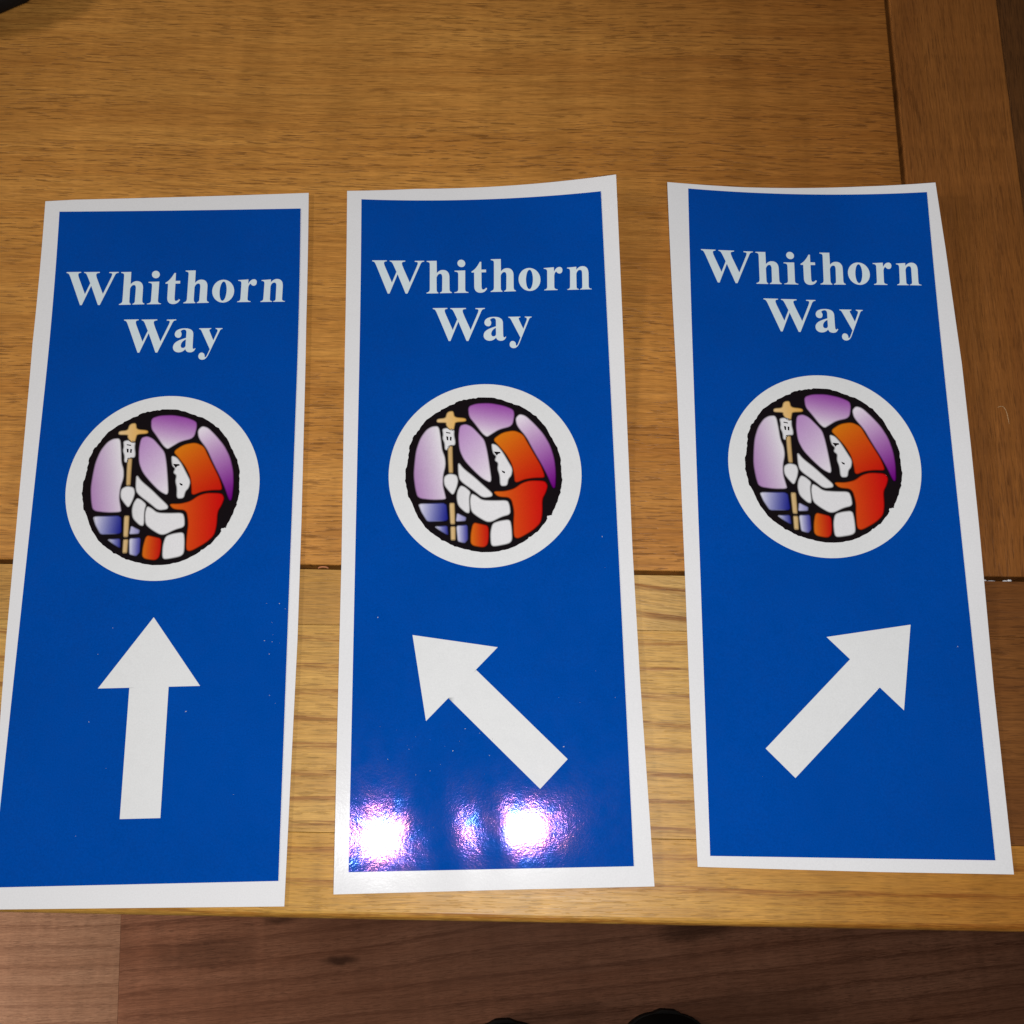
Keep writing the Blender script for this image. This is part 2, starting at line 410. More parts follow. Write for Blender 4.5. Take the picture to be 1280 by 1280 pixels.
GLYPH = [
[[[-45.33,238.82],[-39.38,238.81],[-39.36,238.42],[-39.78,238.36],[-40.1,238.25],[-40.32,238.09],[-40.44,237.87],[-40.48,237.58],[-40.44,237.23],[-40.36,236.91],[-40.27,236.57],[-40.16,236.23],[-40.02,235.87],[-39.88,235.48],[-39.72,235.07],[-37.2,228.6],[-35.34,233.53],[-36.47,236.3],[-36.75,236.97],[-36.99,237.48],[-37.23,237.84],[-37.47,238.1],[-37.77,238.26],[-38.13,238.35],[-38.15,238.7],[-31.77,238.68],[-31.75,238.24],[-32.26,238.19],[-32.65,238.08],[-32.91,237.93],[-33.08,237.71],[-33.14,237.44],[-33.1,237.1],[-33.03,236.76],[-32.93,236.39],[-32.8,236.01],[-32.67,235.62],[-32.53,235.23],[-32.39,234.85],[-29.9,228.55],[-27.11,235.7],[-26.99,236.03],[-26.87,236.36],[-26.76,236.69],[-26.67,237.0],[-26.62,237.29],[-26.61,237.55],[-26.65,237.74],[-26.76,237.88],[-26.94,237.97],[-27.17,238.04],[-27.47,238.07],[-27.82,238.09],[-27.85,238.52],[-24.01,238.54],[-23.99,238.15],[-24.34,238.1],[-24.62,238.03],[-24.85,237.91],[-25.05,237.74],[-25.23,237.5],[-25.39,237.18],[-25.49,236.97],[-25.57,236.78],[-25.65,236.6],[-25.72,236.42],[-25.79,236.23],[-25.87,236.02],[-30.84,223.56],[-31.6,223.57],[-34.88,232.41],[-38.15,223.66],[-38.88,223.67],[-43.64,236.43],[-43.91,237.09],[-44.14,237.59],[-44.37,237.94],[-44.61,238.17],[-44.92,238.31],[-45.31,238.39]]],
[[[-22.97,238.43],[-18.86,238.45],[-18.83,232.75],[-18.5,233.15],[-18.14,233.5],[-17.75,233.78],[-17.32,233.99],[-16.84,234.12],[-16.3,234.16],[-15.54,234.05],[-14.9,233.76],[-14.4,233.31],[-14.03,232.69],[-13.79,231.94],[-13.69,231.06],[-13.69,225.37],[-13.66,224.94],[-13.59,224.6],[-13.47,224.34],[-13.3,224.14],[-13.08,223.99],[-12.8,223.87],[-12.78,223.53],[-17.58,223.5],[-17.6,223.84],[-17.29,223.95],[-17.05,224.1],[-16.87,224.29],[-16.76,224.53],[-16.7,224.84],[-16.69,225.22],[-16.61,230.56],[-16.62,231.14],[-16.69,231.61],[-16.81,231.97],[-16.97,232.22],[-17.19,232.37],[-17.47,232.42],[-17.79,232.37],[-18.08,232.22],[-18.34,231.96],[-18.58,231.63],[-18.78,231.21],[-18.95,230.73],[-18.94,225.27],[-18.92,224.88],[-18.87,224.55],[-18.78,224.29],[-18.66,224.09],[-18.5,223.95],[-18.29,223.85],[-18.27,223.47],[-23.06,223.48],[-23.09,223.82],[-22.69,223.95],[-22.36,224.12],[-22.09,224.34],[-21.9,224.63],[-21.78,225.03],[-21.74,225.54],[-21.68,236.68],[-21.71,237.12],[-21.8,237.44],[-21.95,237.68],[-22.18,237.84],[-22.51,237.96],[-22.95,238.04]]],
[[[-7.12,237.01],[-7.15,236.62],[-7.25,236.26],[-7.43,235.94],[-7.67,235.67],[-7.96,235.47],[-8.3,235.34],[-8.65,235.31],[-9.01,235.36],[-9.36,235.5],[-9.68,235.71],[-9.95,235.99],[-10.15,236.31],[-10.29,236.69],[-10.35,237.07],[-10.33,237.46],[-10.22,237.82],[-10.05,238.15],[-9.81,238.42],[-9.51,238.62],[-9.17,238.74],[-8.82,238.78],[-8.46,238.73],[-8.11,238.59],[-7.79,238.38],[-7.53,238.1],[-7.32,237.77],[-7.18,237.4]],[[-11.57,233.72],[-7.2,233.77],[-7.31,225.24],[-7.28,224.8],[-7.18,224.46],[-7.02,224.19],[-6.78,224.0],[-6.44,223.86],[-6.02,223.77],[-6.0,223.47],[-11.72,223.51],[-11.73,223.8],[-11.22,223.89],[-10.82,224.02],[-10.52,224.21],[-10.31,224.47],[-10.18,224.83],[-10.14,225.3],[-10.06,231.93],[-10.09,232.37],[-10.18,232.71],[-10.35,232.96],[-10.62,233.14],[-11.01,233.26],[-11.55,233.34]]],
[[[-0.55,237.58],[-0.58,233.98],[1.33,233.94],[1.35,232.69],[-0.56,232.69],[-0.62,226.38],[-0.6,225.9],[-0.55,225.5],[-0.46,225.19],[-0.34,224.97],[-0.17,224.84],[0.03,224.79],[0.25,224.82],[0.46,224.9],[0.66,225.02],[0.85,225.19],[1.03,225.37],[1.21,225.58],[1.65,225.27],[1.39,224.72],[1.05,224.24],[0.63,223.86],[0.13,223.59],[-0.46,223.42],[-1.12,223.37],[-1.87,223.47],[-2.49,223.75],[-2.96,224.17],[-3.31,224.74],[-3.52,225.43],[-3.59,226.23],[-3.55,232.71],[-4.62,232.73],[-4.61,233.2],[-3.96,233.64],[-3.35,234.19],[-2.77,234.87],[-2.21,235.66],[-1.68,236.57],[-1.16,237.59]]],
[[[3.38,238.64],[7.49,238.64],[7.44,232.92],[7.78,233.32],[8.14,233.67],[8.53,233.96],[8.97,234.17],[9.45,234.3],[9.99,234.34],[10.75,234.23],[11.38,233.94],[11.88,233.48],[12.25,232.86],[12.48,232.11],[12.56,231.22],[12.48,225.52],[12.51,225.08],[12.57,224.74],[12.69,224.48],[12.85,224.28],[13.07,224.13],[13.35,224.01],[13.36,223.67],[8.56,223.64],[8.55,223.98],[8.86,224.09],[9.11,224.24],[9.28,224.43],[9.39,224.67],[9.46,224.98],[9.48,225.37],[9.64,230.72],[9.63,231.31],[9.57,231.78],[9.46,232.14],[9.29,232.39],[9.07,232.54],[8.8,232.59],[8.48,232.54],[8.19,232.39],[7.92,232.14],[7.67,231.8],[7.47,231.38],[7.3,230.9],[7.22,225.42],[7.24,225.03],[7.29,224.7],[7.37,224.44],[7.49,224.24],[7.65,224.09],[7.86,224.0],[7.88,223.61],[3.08,223.63],[3.06,223.97],[3.46,224.1],[3.79,224.27],[4.06,224.49],[4.25,224.78],[4.38,225.18],[4.43,225.69],[4.64,236.87],[4.62,237.31],[4.54,237.64],[4.39,237.88],[4.16,238.04],[3.83,238.16],[3.39,238.25]]],
[[[23.52,228.74],[23.46,227.83],[23.26,226.96],[22.94,226.14],[22.5,225.4],[21.95,224.77],[21.31,224.26],[20.61,223.9],[19.86,223.68],[19.09,223.62],[18.31,223.72],[17.56,223.97],[16.85,224.36],[16.21,224.9],[15.65,225.55],[15.2,226.31],[14.86,227.14],[14.65,228.02],[14.57,228.93],[14.63,229.84],[14.83,230.72],[15.15,231.54],[15.59,232.28],[16.14,232.93],[16.78,233.44],[17.48,233.81],[18.24,234.03],[19.02,234.1],[19.8,234.0],[20.55,233.74],[21.27,233.34],[21.91,232.8],[22.46,232.14],[22.91,231.38],[23.25,230.54],[23.45,229.65]],[[20.43,228.81],[20.36,227.89],[20.24,227.01],[20.07,226.22],[19.85,225.54],[19.59,225.01],[19.31,224.64],[19.02,224.46],[18.72,224.46],[18.44,224.66],[18.18,225.04],[17.96,225.58],[17.78,226.27],[17.66,227.07],[17.59,227.95],[17.59,228.87],[17.66,229.79],[17.78,230.66],[17.95,231.46],[18.17,232.15],[18.43,232.69],[18.71,233.06],[19.01,233.25],[19.31,233.24],[19.59,233.05],[19.85,232.66],[20.07,232.11],[20.24,231.41],[20.37,230.61],[20.43,229.73]]],
[[[25.0,233.8],[29.18,234.01],[29.16,231.98],[29.45,232.57],[29.77,233.08],[30.12,233.49],[30.51,233.79],[30.94,233.97],[31.4,234.05],[31.76,234.0],[32.07,233.86],[32.32,233.65],[32.5,233.36],[32.61,232.99],[32.63,232.55],[32.56,232.09],[32.43,231.72],[32.24,231.43],[31.99,231.22],[31.7,231.1],[31.37,231.06],[31.11,231.1],[30.86,231.19],[30.65,231.32],[30.46,231.49],[30.32,231.71],[30.23,231.95],[30.05,231.98],[29.85,231.85],[29.64,231.59],[29.44,231.22],[29.29,230.76],[29.21,230.25],[29.06,225.32],[29.09,224.9],[29.18,224.59],[29.35,224.35],[29.6,224.18],[29.93,224.06],[30.36,223.97],[30.37,223.67],[24.92,223.71],[24.91,224.0],[25.34,224.1],[25.67,224.24],[25.9,224.42],[26.06,224.69],[26.15,225.08],[26.19,225.6],[26.36,232.04],[26.34,232.51],[26.25,232.86],[26.08,233.11],[25.83,233.28],[25.48,233.38],[25.02,233.45]]],
[[[34.55,233.59],[38.38,233.81],[38.34,232.51],[38.71,232.93],[39.09,233.29],[39.5,233.58],[39.93,233.8],[40.4,233.93],[40.91,233.97],[41.64,233.85],[42.24,233.56],[42.7,233.1],[43.02,232.48],[43.21,231.71],[43.28,230.8],[43.11,225.01],[43.13,224.61],[43.21,224.3],[43.36,224.08],[43.59,223.92],[43.89,223.81],[44.28,223.74],[44.29,223.49],[39.52,223.55],[39.52,223.81],[39.83,223.89],[40.08,224.0],[40.27,224.16],[40.4,224.38],[40.48,224.67],[40.51,225.07],[40.64,230.86],[40.62,231.34],[40.55,231.72],[40.43,232.0],[40.26,232.2],[40.04,232.31],[39.76,232.35],[39.44,232.3],[39.13,232.14],[38.84,231.88],[38.6,231.53],[38.41,231.09],[38.27,230.57],[38.15,225.12],[38.16,224.72],[38.21,224.43],[38.31,224.2],[38.48,224.04],[38.72,223.92],[39.06,223.82],[39.07,223.56],[34.38,223.58],[34.37,223.88],[34.78,224.0],[35.07,224.15],[35.27,224.34],[35.4,224.6],[35.47,224.94],[35.51,225.39],[35.75,231.75],[35.74,232.22],[35.67,232.59],[35.54,232.86],[35.32,233.04],[35.0,233.17],[34.56,233.24]]],
[[[-20.53,216.81],[-14.65,216.77],[-14.62,216.39],[-15.04,216.33],[-15.36,216.23],[-15.57,216.07],[-15.7,215.86],[-15.73,215.58],[-15.69,215.24],[-15.62,214.92],[-15.53,214.6],[-15.42,214.26],[-15.29,213.91],[-15.15,213.53],[-14.99,213.13],[-12.52,206.84],[-10.66,211.62],[-11.77,214.31],[-12.05,214.97],[-12.29,215.46],[-12.52,215.82],[-12.76,216.07],[-13.05,216.22],[-13.41,216.32],[-13.43,216.66],[-7.12,216.61],[-7.1,216.19],[-7.61,216.13],[-7.99,216.03],[-8.26,215.88],[-8.41,215.67],[-8.47,215.41],[-8.44,215.08],[-8.37,214.75],[-8.27,214.39],[-8.15,214.02],[-8.02,213.64],[-7.88,213.26],[-7.75,212.89],[-5.31,206.76],[-2.53,213.7],[-2.41,214.01],[-2.29,214.34],[-2.18,214.65],[-2.09,214.96],[-2.03,215.24],[-2.02,215.49],[-2.06,215.67],[-2.17,215.81],[-2.34,215.91],[-2.58,215.97],[-2.87,216.0],[-3.22,216.02],[-3.25,216.44],[0.55,216.44],[0.57,216.06],[0.23,216.02],[-0.05,215.95],[-0.28,215.84],[-0.48,215.67],[-0.65,215.44],[-0.82,215.13],[-0.92,214.93],[-1.0,214.74],[-1.07,214.57],[-1.14,214.39],[-1.22,214.2],[-1.29,214.01],[-6.26,201.91],[-7.01,201.93],[-10.22,210.52],[-13.49,202.03],[-14.2,202.05],[-18.86,214.47],[-19.13,215.12],[-19.36,215.6],[-19.57,215.94],[-19.82,216.17],[-20.12,216.31],[-20.5,216.39]]],
[[[4.94,208.16],[4.97,210.57],[4.93,210.95],[4.84,211.27],[4.69,211.51],[4.5,211.69],[4.26,211.8],[4.0,211.84],[3.66,211.82],[3.35,211.73],[3.08,211.6],[2.85,211.43],[2.69,211.24],[2.6,211.04],[2.75,210.82],[2.87,210.58],[2.97,210.33],[3.03,210.08],[3.06,209.82],[3.06,209.57],[2.99,209.15],[2.85,208.8],[2.65,208.53],[2.4,208.34],[2.09,208.24],[1.73,208.23],[1.29,208.32],[0.92,208.53],[0.62,208.83],[0.42,209.21],[0.31,209.65],[0.3,210.13],[0.51,210.85],[0.96,211.44],[1.62,211.89],[2.46,212.2],[3.44,212.36],[4.54,212.37],[5.56,212.25],[6.38,211.97],[6.99,211.57],[7.42,211.04],[7.68,210.4],[7.78,209.67],[7.78,204.41],[7.8,204.01],[7.84,203.7],[7.91,203.46],[8.0,203.29],[8.1,203.19],[8.22,203.16],[8.33,203.17],[8.44,203.21],[8.53,203.26],[8.62,203.34],[8.7,203.44],[8.77,203.56],[8.97,203.35],[8.77,202.87],[8.52,202.46],[8.2,202.13],[7.81,201.89],[7.37,201.75],[6.87,201.71],[6.35,201.76],[5.91,201.9],[5.54,202.12],[5.26,202.41],[5.05,202.76],[4.91,203.19],[4.54,202.73],[4.12,202.38],[3.68,202.11],[3.2,201.93],[2.71,201.83],[2.2,201.81],[1.56,201.9],[1.0,202.13],[0.54,202.49],[0.18,202.96],[-0.04,203.52],[-0.12,204.17],[0.03,205.06],[0.45,205.83],[1.16,206.5],[2.15,207.09],[3.41,207.63],[4.94,208.16]],[[4.91,207.45],[4.3,207.12],[3.82,206.73],[3.45,206.29],[3.19,205.81],[3.03,205.31],[2.97,204.8],[3.01,204.48],[3.1,204.21],[3.24,204.0],[3.42,203.84],[3.63,203.74],[3.86,203.71],[4.13,203.73],[4.36,203.81],[4.55,203.94],[4.71,204.11],[4.83,204.32],[4.91,204.55]]],
[[[10.03,212.25],[14.88,212.23],[14.89,211.9],[14.6,211.84],[14.38,211.76],[14.24,211.64],[14.17,211.47],[14.18,211.26],[14.25,210.99],[15.96,206.79],[17.31,210.3],[17.44,210.72],[17.49,211.08],[17.45,211.38],[17.3,211.61],[17.05,211.77],[16.68,211.86],[16.66,212.19],[19.43,212.13],[19.44,211.79],[19.14,211.74],[18.91,211.65],[18.72,211.5],[18.55,211.29],[18.4,210.99],[18.24,210.61],[14.37,200.84],[14.03,200.04],[13.67,199.41],[13.29,198.93],[12.87,198.6],[12.39,198.41],[11.86,198.35],[11.42,198.42],[11.04,198.59],[10.73,198.84],[10.49,199.17],[10.35,199.55],[10.31,199.99],[10.36,200.43],[10.49,200.81],[10.68,201.13],[10.93,201.36],[11.23,201.49],[11.59,201.52],[11.91,201.45],[12.2,201.3],[12.45,201.07],[12.64,200.78],[12.77,200.44],[12.83,200.05],[12.83,199.91],[12.84,199.78],[12.84,199.67],[12.86,199.57],[12.89,199.49],[12.94,199.44],[13.09,199.44],[13.25,199.54],[13.4,199.72],[13.55,199.96],[13.69,200.25],[13.82,200.56],[14.72,202.89],[11.25,210.56],[11.06,210.97],[10.9,211.3],[10.75,211.55],[10.57,211.73],[10.35,211.85],[10.05,211.92]]]]
EMBLEM = {
'black': [[-1.49,177.31],[4.54,176.82],[9.99,174.92],[15.44,172.66],[19.61,169.38],[23.15,165.07],[26.05,160.1],[28.27,155.18],[29.33,149.63],[29.59,144.13],[29.08,138.69],[27.69,133.98],[25.62,129.99],[25.06,128.33],[23.47,128.03],[22.64,125.38],[19.6,122.12],[16.52,119.87],[13.44,117.62],[9.72,115.73],[5.32,114.51],[-0.4,113.98],[-5.56,114.62],[-10.14,116.04],[-13.43,117.23],[-17.47,119.63],[-20.9,122.35],[-24.4,125.75],[-26.69,129.81],[-28.31,133.54],[-30.26,137.3],[-31.2,142.75],[-31.17,147.53],[-30.28,152.33],[-29.72,157.17],[-28.11,161.31],[-25.76,164.76],[-24.01,167.53],[-20.89,169.93],[-16.46,172.67],[-12.63,174.71],[-8.76,176.4],[-4.8,177.03]],
'pane1': [[-20.85,165.35],[-18.21,165.43],[-17.48,160.37],[-16.97,155.49],[-15.89,152.7],[-15.62,149.25],[-16.61,145.16],[-16.74,141.07],[-15.76,136.97],[-15.51,135.48],[-20.69,135.39],[-26.27,136.19],[-27.24,139.94],[-27.91,145.41],[-27.54,150.89],[-26.97,155.72],[-25.4,160.55],[-23.05,164.0]],
'pane2': [[-6.55,173.51],[-3.31,174.64],[2.01,174.74],[7.41,173.55],[11.17,171.84],[11.51,169.56],[10.59,165.0],[5.38,163.71],[2.21,161.68],[0.63,160.67],[-1.12,162.11],[-4.06,166.38],[-6.25,169.25]],
'pane3': [[-9.95,165.46],[-7.68,166.11],[-5.29,165.0],[-2.42,161.79],[-0.4,159.3],[0.54,155.1],[1.42,148.87],[2.23,141.67],[-1.15,143.45],[-4.66,146.94],[-8.24,151.15],[-10.06,155.34],[-10.47,160.92]],
'pane4': [[13.61,169.87],[15.98,169.11],[19.14,165.87],[22.67,161.58],[25.24,156.64],[26.7,151.06],[27.11,145.55],[26.76,139.42],[25.8,139.1],[23.91,144.26],[21.69,149.11],[18.4,155.4],[16.14,160.32],[12.57,164.96],[12.05,168.14]],
'cross': [[-14.05,171.55],[-12.53,171.66],[-12.07,169.03],[-7.66,168.58],[-7.44,167.3],[-11.73,167.12],[-12.07,165.51],[-12.46,163.62],[-14.15,164.15],[-15.28,165.93],[-15.22,166.98],[-19.0,167.07],[-18.79,168.47],[-15.49,168.75],[-14.99,170.86]],
'hand1': [[-16.79,164.21],[-15.18,164.66],[-12.15,163.89],[-12.31,161.66],[-11.77,158.85],[-11.99,157.47],[-13.97,157.51],[-14.79,155.45],[-15.81,155.81],[-15.87,158.25],[-16.69,160.36],[-16.43,162.1]],
'staff1': [[-14.6,157.18],[-12.95,157.14],[-12.88,151.94],[-12.76,146.1],[-14.27,146.13],[-14.52,151.98]],
'hand2': [[-15.92,144.8],[-14.04,145.78],[-11.39,145.18],[-10.76,142.98],[-11.34,140.27],[-12.72,137.04],[-14.49,138.98],[-15.95,141.05],[-16.25,143.1]],
'forearm': [[-10.68,150.52],[-8.64,147.72],[-4.47,144.2],[-0.96,140.72],[2.37,137.59],[2.26,136.24],[-1.28,135.84],[-4.73,138.76],[-8.86,141.91],[-10.29,143.65],[-10.63,146.39]],
'cuff': [[-9.76,140.91],[-8.08,140.19],[-5.99,138.25],[-6.61,136.1],[-6.34,129.7],[-7.98,130.07],[-10.77,132.82],[-11.36,136.2],[-10.91,138.9]],
'sleeve': [[-5.62,137.56],[-3.93,136.71],[-1.53,134.77],[3.35,134.52],[8.21,134.55],[8.99,132.38],[9.21,129.02],[5.71,128.09],[1.97,126.17],[0.04,126.21],[-3.33,128.29],[-5.74,130.35],[-6.25,134.74]],
'habit': [[2.34,125.49],[5.18,126.43],[9.02,126.88],[9.54,123.67],[9.66,118.7],[8.33,117.41],[2.63,116.41],[1.62,117.23],[1.49,121.86]],
'lining': [[-5.1,125.99],[-2.15,125.26],[0.67,124.53],[0.75,120.55],[0.33,117.26],[-1.19,116.1],[-6.06,117.07],[-6.05,121.36]],
'hood': [[3.01,159.57],[6.79,162.28],[11.36,163.09],[14.76,161.4],[16.63,157.52],[19.21,152.61],[21.4,148.43],[22.57,144.97],[22.65,143.46],[19.05,143.54],[15.17,143.08],[11.22,141.47],[11.0,145.23],[10.22,149.36],[7.99,153.55],[5.14,157.08]],
'robe': [[2.78,138.26],[7.01,138.16],[10.85,139.09],[13.96,141.41],[17.17,142.36],[22.72,142.1],[23.8,140.17],[22.96,137.47],[21.49,134.8],[21.45,129.41],[20.71,125.42],[17.65,122.49],[12.06,119.31],[10.41,120.0],[10.38,125.65],[10.74,130.32],[9.63,135.73],[4.54,136.19]],
'face': [[2.46,157.84],[4.48,157.1],[6.64,154.28],[8.87,150.08],[10.35,147.3],[9.86,144.57],[8.64,143.23],[8.16,140.51],[5.56,140.43],[5.42,144.67],[4.59,147.43],[4.95,149.82],[3.57,150.89],[4.25,152.6],[3.06,153.66],[2.6,155.75]],
'blue1': [[-26.07,133.83],[-15.39,133.93],[-14.7,126.87],[-22.55,126.71],[-24.8,130.44]],
'blue2': [[-19.81,124.65],[-15.0,124.88],[-14.71,121.22],[-17.07,122.6]],
'blue3': [[-11.19,129.8],[-7.83,128.06],[-8.06,126.73],[-11.59,126.6]],
'blue4': [[-11.45,124.8],[-7.29,125.04],[-7.19,119.4],[-8.36,117.98],[-10.98,118.69]],
'staff2': [[-14.09,133.9],[-12.28,133.86],[-12.14,129.49],[-12.15,125.48],[-13.76,125.52]],
'staff3': [[-13.68,124.52],[-11.94,124.48],[-11.98,119.18],[-13.59,119.21]],
'eye': [[3.21,154.49],[5.65,154.3],[5.88,153.81],[4.85,153.48],[4.43,152.8],[3.79,153.65]],
'mouth': [[6.14,146.7],[7.48,146.13],[7.33,145.44],[6.52,145.87]],
'mark1': [[-15.38,162.98],[-13.7,162.67],[-13.67,162.25],[-15.35,162.56]],
'mark2': [[-15.3,161.16],[-14.5,161.01],[-14.51,159.47],[-15.05,159.62]],
'mark3': [[-13.84,160.99],[-13.17,160.84],[-13.31,159.31],[-13.85,159.46]]}


CAMP = Vector((0, 0, CAM_H))
POSE = ((-0.132237, -0.022901, 0.017366), (-0.007844, -0.018466, 0.015421), (0.119071, -0.015332, -0.019255))


def sm(x, a, b):
    t = max(0.0, min(1.0, (x - a) / (b - a)))
    return t * t * (3 - 2 * t)


def lift(i, u, v):
    """how far the sheet stands off the table (curl of the paper), metres"""
    s = (u + W_ / 2) / W_
    t = max(0.0, (v - 0.12) / (H_ - 0.12))
    z = 0.0005 + 0.0003 * math.sin(u * 55 + i) * math.sin(v * 31 + 2 * i) + 0.0003
    if i == 0:
        z += 0.0035 * t * t * max(0, 1 - s) ** 1.5 + 0.0005 * sm(s, 0.75, 1.08) * sm(v, 0.02, 0.2)
    elif i == 1:
        z += 0.0100 * t * t * max(0, s) ** 2 + 0.0016 * t * t * max(0, 0.5 - s)
        k = max(0.0, -0.0148 - u)
        z += 2.6 * k * k * (1 - sm(v, 0.05, 0.15))
        z += 0.0022 * math.exp(-((v - 0.016 + 0.012 * sm(-u, 0.015, 0.03)) / 0.05) ** 2)
        z += 0.00012 * math.cos(262 * (u - 0.008) + 45 * (v - 0.016)) * (1 - sm(u, 0.0, 0.014)) * sm(u, -0.025, -0.016) * (1 - sm(v, 0.03, 0.08))
        z += 0.0016 * sm(s, 0.8, 1.1) * sm(v, 0.12, 0.2)
    else:
        z += 0.0065 * t * t * max(0, 1 - s) ** 2 + 0.004 * t * t * max(0, s) ** 2
        z += 0.0075 * sm(s, 0.58, 1.15) * sm(v, 0.03, 0.17)
    return z


def place(i, u, v, dz):
    """sheet coordinates (metres) -> point in world"""
    s = max(-0.1, min(1.1, (u + W_ / 2) / W_))
    t = max(0.0, (v - V0) / (H_ - V0))
    l0, l1, l2 = 2 * (s - .5) * (s - 1), 4 * s * (1 - s), 2 * s * (s - .5)
    w0, w1, w2 = WARP[i]
    uu = u + t * t * (l0 * w0[0] + l1 * w1[0] + l2 * w2[0])
    vv = v + t * t * (l0 * w0[1] + l1 * w1[1] + l2 * w2[1])
    x, y, a = POSE[i]
    p = Vector((x + math.cos(a) * uu - math.sin(a) * vv, y + math.sin(a) * uu + math.cos(a) * vv, 0))
    z = lift(i, u, v)
    p = p + (CAMP - p) * (z / CAM_H)      # a curled edge leans in over its own footprint
    p.z = z + dz
    return p


def conform(i, polys, dz, step=0.006, thick=0.0, shrink=None):
    """flat outline(s) in sheet coordinates -> mesh draped on sheet i (first outline outer, rest holes or islands)"""
    bm = bmesh.new()
    loops = [[Vector((x * 0.001, y * 0.001, 0)) for x, y in p] for p in polys]
    vs_ = [bm.verts.new(v) for p in loops for v in p]
    for t in tessellate_polygon(loops):
        try: bm.faces.new([vs_[k] for k in t])
        except ValueError: pass
    us = [v.co.x for v in bm.verts]
    vv = [v.co.y for v in bm.verts]
    for lo, hi, n in ((min(us), max(us), Vector((1, 0, 0))), (min(vv), max(vv), Vector((0, 1, 0)))):
        k = math.floor(lo / step) + 1
        while k * step < hi:
            bmesh.ops.bisect_plane(bm, geom=bm.verts[:] + bm.edges[:] + bm.faces[:], plane_co=n * (k * step), plane_no=n, dist=1e-6)
            k += 1
    bmesh.ops.remove_doubles(bm, verts=bm.verts, dist=1e-7)
    if thick:
        r = bmesh.ops.extrude_face_region(bm, geom=bm.faces[:])
        low = [g for g in r['geom'] if isinstance(g, bmesh.types.BMVert)]
        for v in low: v.co.z = -thick
    return bm


def drape(i, bm, dz, origin):
    for v in bm.verts:
        th = v.co.z
        v.co = place(i, v.co.x, v.co.y, dz + th) - origin
    return bm


M_BACK = film('sheet_white', (0.76, 0.765, 0.79), 0.55, 0.24, 0.2, 0.05, 0.0)
M_BLUE = film('panel_blue', (0.0, 0.069, 0.40), 0.5, 0.22, 0.085, 0.14)
M_WHITE = film('print_white', (0.745, 0.76, 0.775), 0.5, 0.22, 0.085, 0.05)
M_BLACK = film('print_black', (0.008, 0.006, 0.007), 0.5, 0.22, 0.085, 0.1)
M_LETTER = film('print_letter', (0.66, 0.765, 0.82), 0.5, 0.22, 0.085, 0.05)
M_INK = film('print_inks', None, 0.5, 0.22, 0.085, 0.06)


def lin(c):
    return tuple((x / 255 / 12.92) if x <= 10 else ((x / 255 + 0.055) / 1.055) ** 2.4 for x in c)


WHT = (228, 228, 232)
# outline key: (plain name, colour A, colour B, gradient axis in degrees from +u)
INK = {
    'pane1': ('glass_pane', (176, 134, 188), (232, 230, 236), 12), 'pane2': ('glass_pane', (232, 228, 236), (150, 74, 166), 80),
    'pane3': ('glass_pane', (186, 142, 200), (232, 228, 236), -40), 'pane4': ('glass_pane', (236, 230, 240), (104, 6, 122), -58),
    'cross': ('cross', (232, 200, 150), (226, 172, 84), 0), 'hand1': ('hand', WHT, WHT, 0), 'staff1': ('staff', (214, 182, 130), (198, 160, 104), 0),
    'hand2': ('hand', WHT, WHT, 0), 'forearm': ('forearm', WHT, WHT, 0), 'cuff': ('cuff', (222, 222, 226), WHT, 0), 'sleeve': ('sleeve', WHT, WHT, 0),
    'habit': ('habit', WHT, WHT, 0), 'lining': ('lining', (214, 112, 26), (192, 24, 18), 0), 'hood': ('hood', (218, 124, 22), (196, 24, 14), -48),
    'robe': ('robe', (214, 104, 24), (200, 14, 16), 0), 'face': ('face', WHT, WHT, 0), 'blue1': ('glass_pane', (226, 226, 240), (24, 30, 130), -8),
    'blue2': ('glass_pane', (214, 216, 236), (46, 50, 140), 0), 'blue3': ('glass_pane', (200, 198, 226), (140, 138, 190), 0),
    'blue4': ('glass_pane', (228, 228, 240), (60, 60, 150), 0), 'staff2': ('staff', (220, 190, 140), (204, 170, 116), 0), 'staff3': ('staff', (220, 190, 140), (204, 170, 116), 0),
}
DETAIL = {'eye': 'eye', 'mouth': 'mouth', 'mark1': 'knuckle_mark', 'mark2': 'knuckle_mark', 'mark3': 'knuckle_mark'}


def rounded(poly, it=2):
    """soften a traced outline (corner cutting)"""
    p = [Vector(q) for q in poly]
    cut = 0.10 if len(p) < 7 else 0.2
    for _ in range(it):
        o = []
        for k in range(len(p)):
            a, b = p[k], p[(k + 1) % len(p)]
            o += [a.lerp(b, cut), a.lerp(b, 1 - cut)]
        p = o
    return [tuple(q) for q in p]


def grow(poly, d):
    """offset an outline outward by d"""
    n = len(poly)
    ar = sum(poly[k][0] * poly[(k + 1) % n][1] - poly[(k + 1) % n][0] * poly[k][1] for k in range(n))
    sg = 1 if ar > 0 else -1
    out = []
    for k in range(n):
        a, b = Vector(poly[k - 1]), Vector(poly[(k + 1) % n])
        t = b - a
        if t.length < 1e-9: t = Vector((1, 0))
        t.normalize()
        out.append((poly[k][0] + sg * t.y * d, poly[k][1] - sg * t.x * d))
    return out


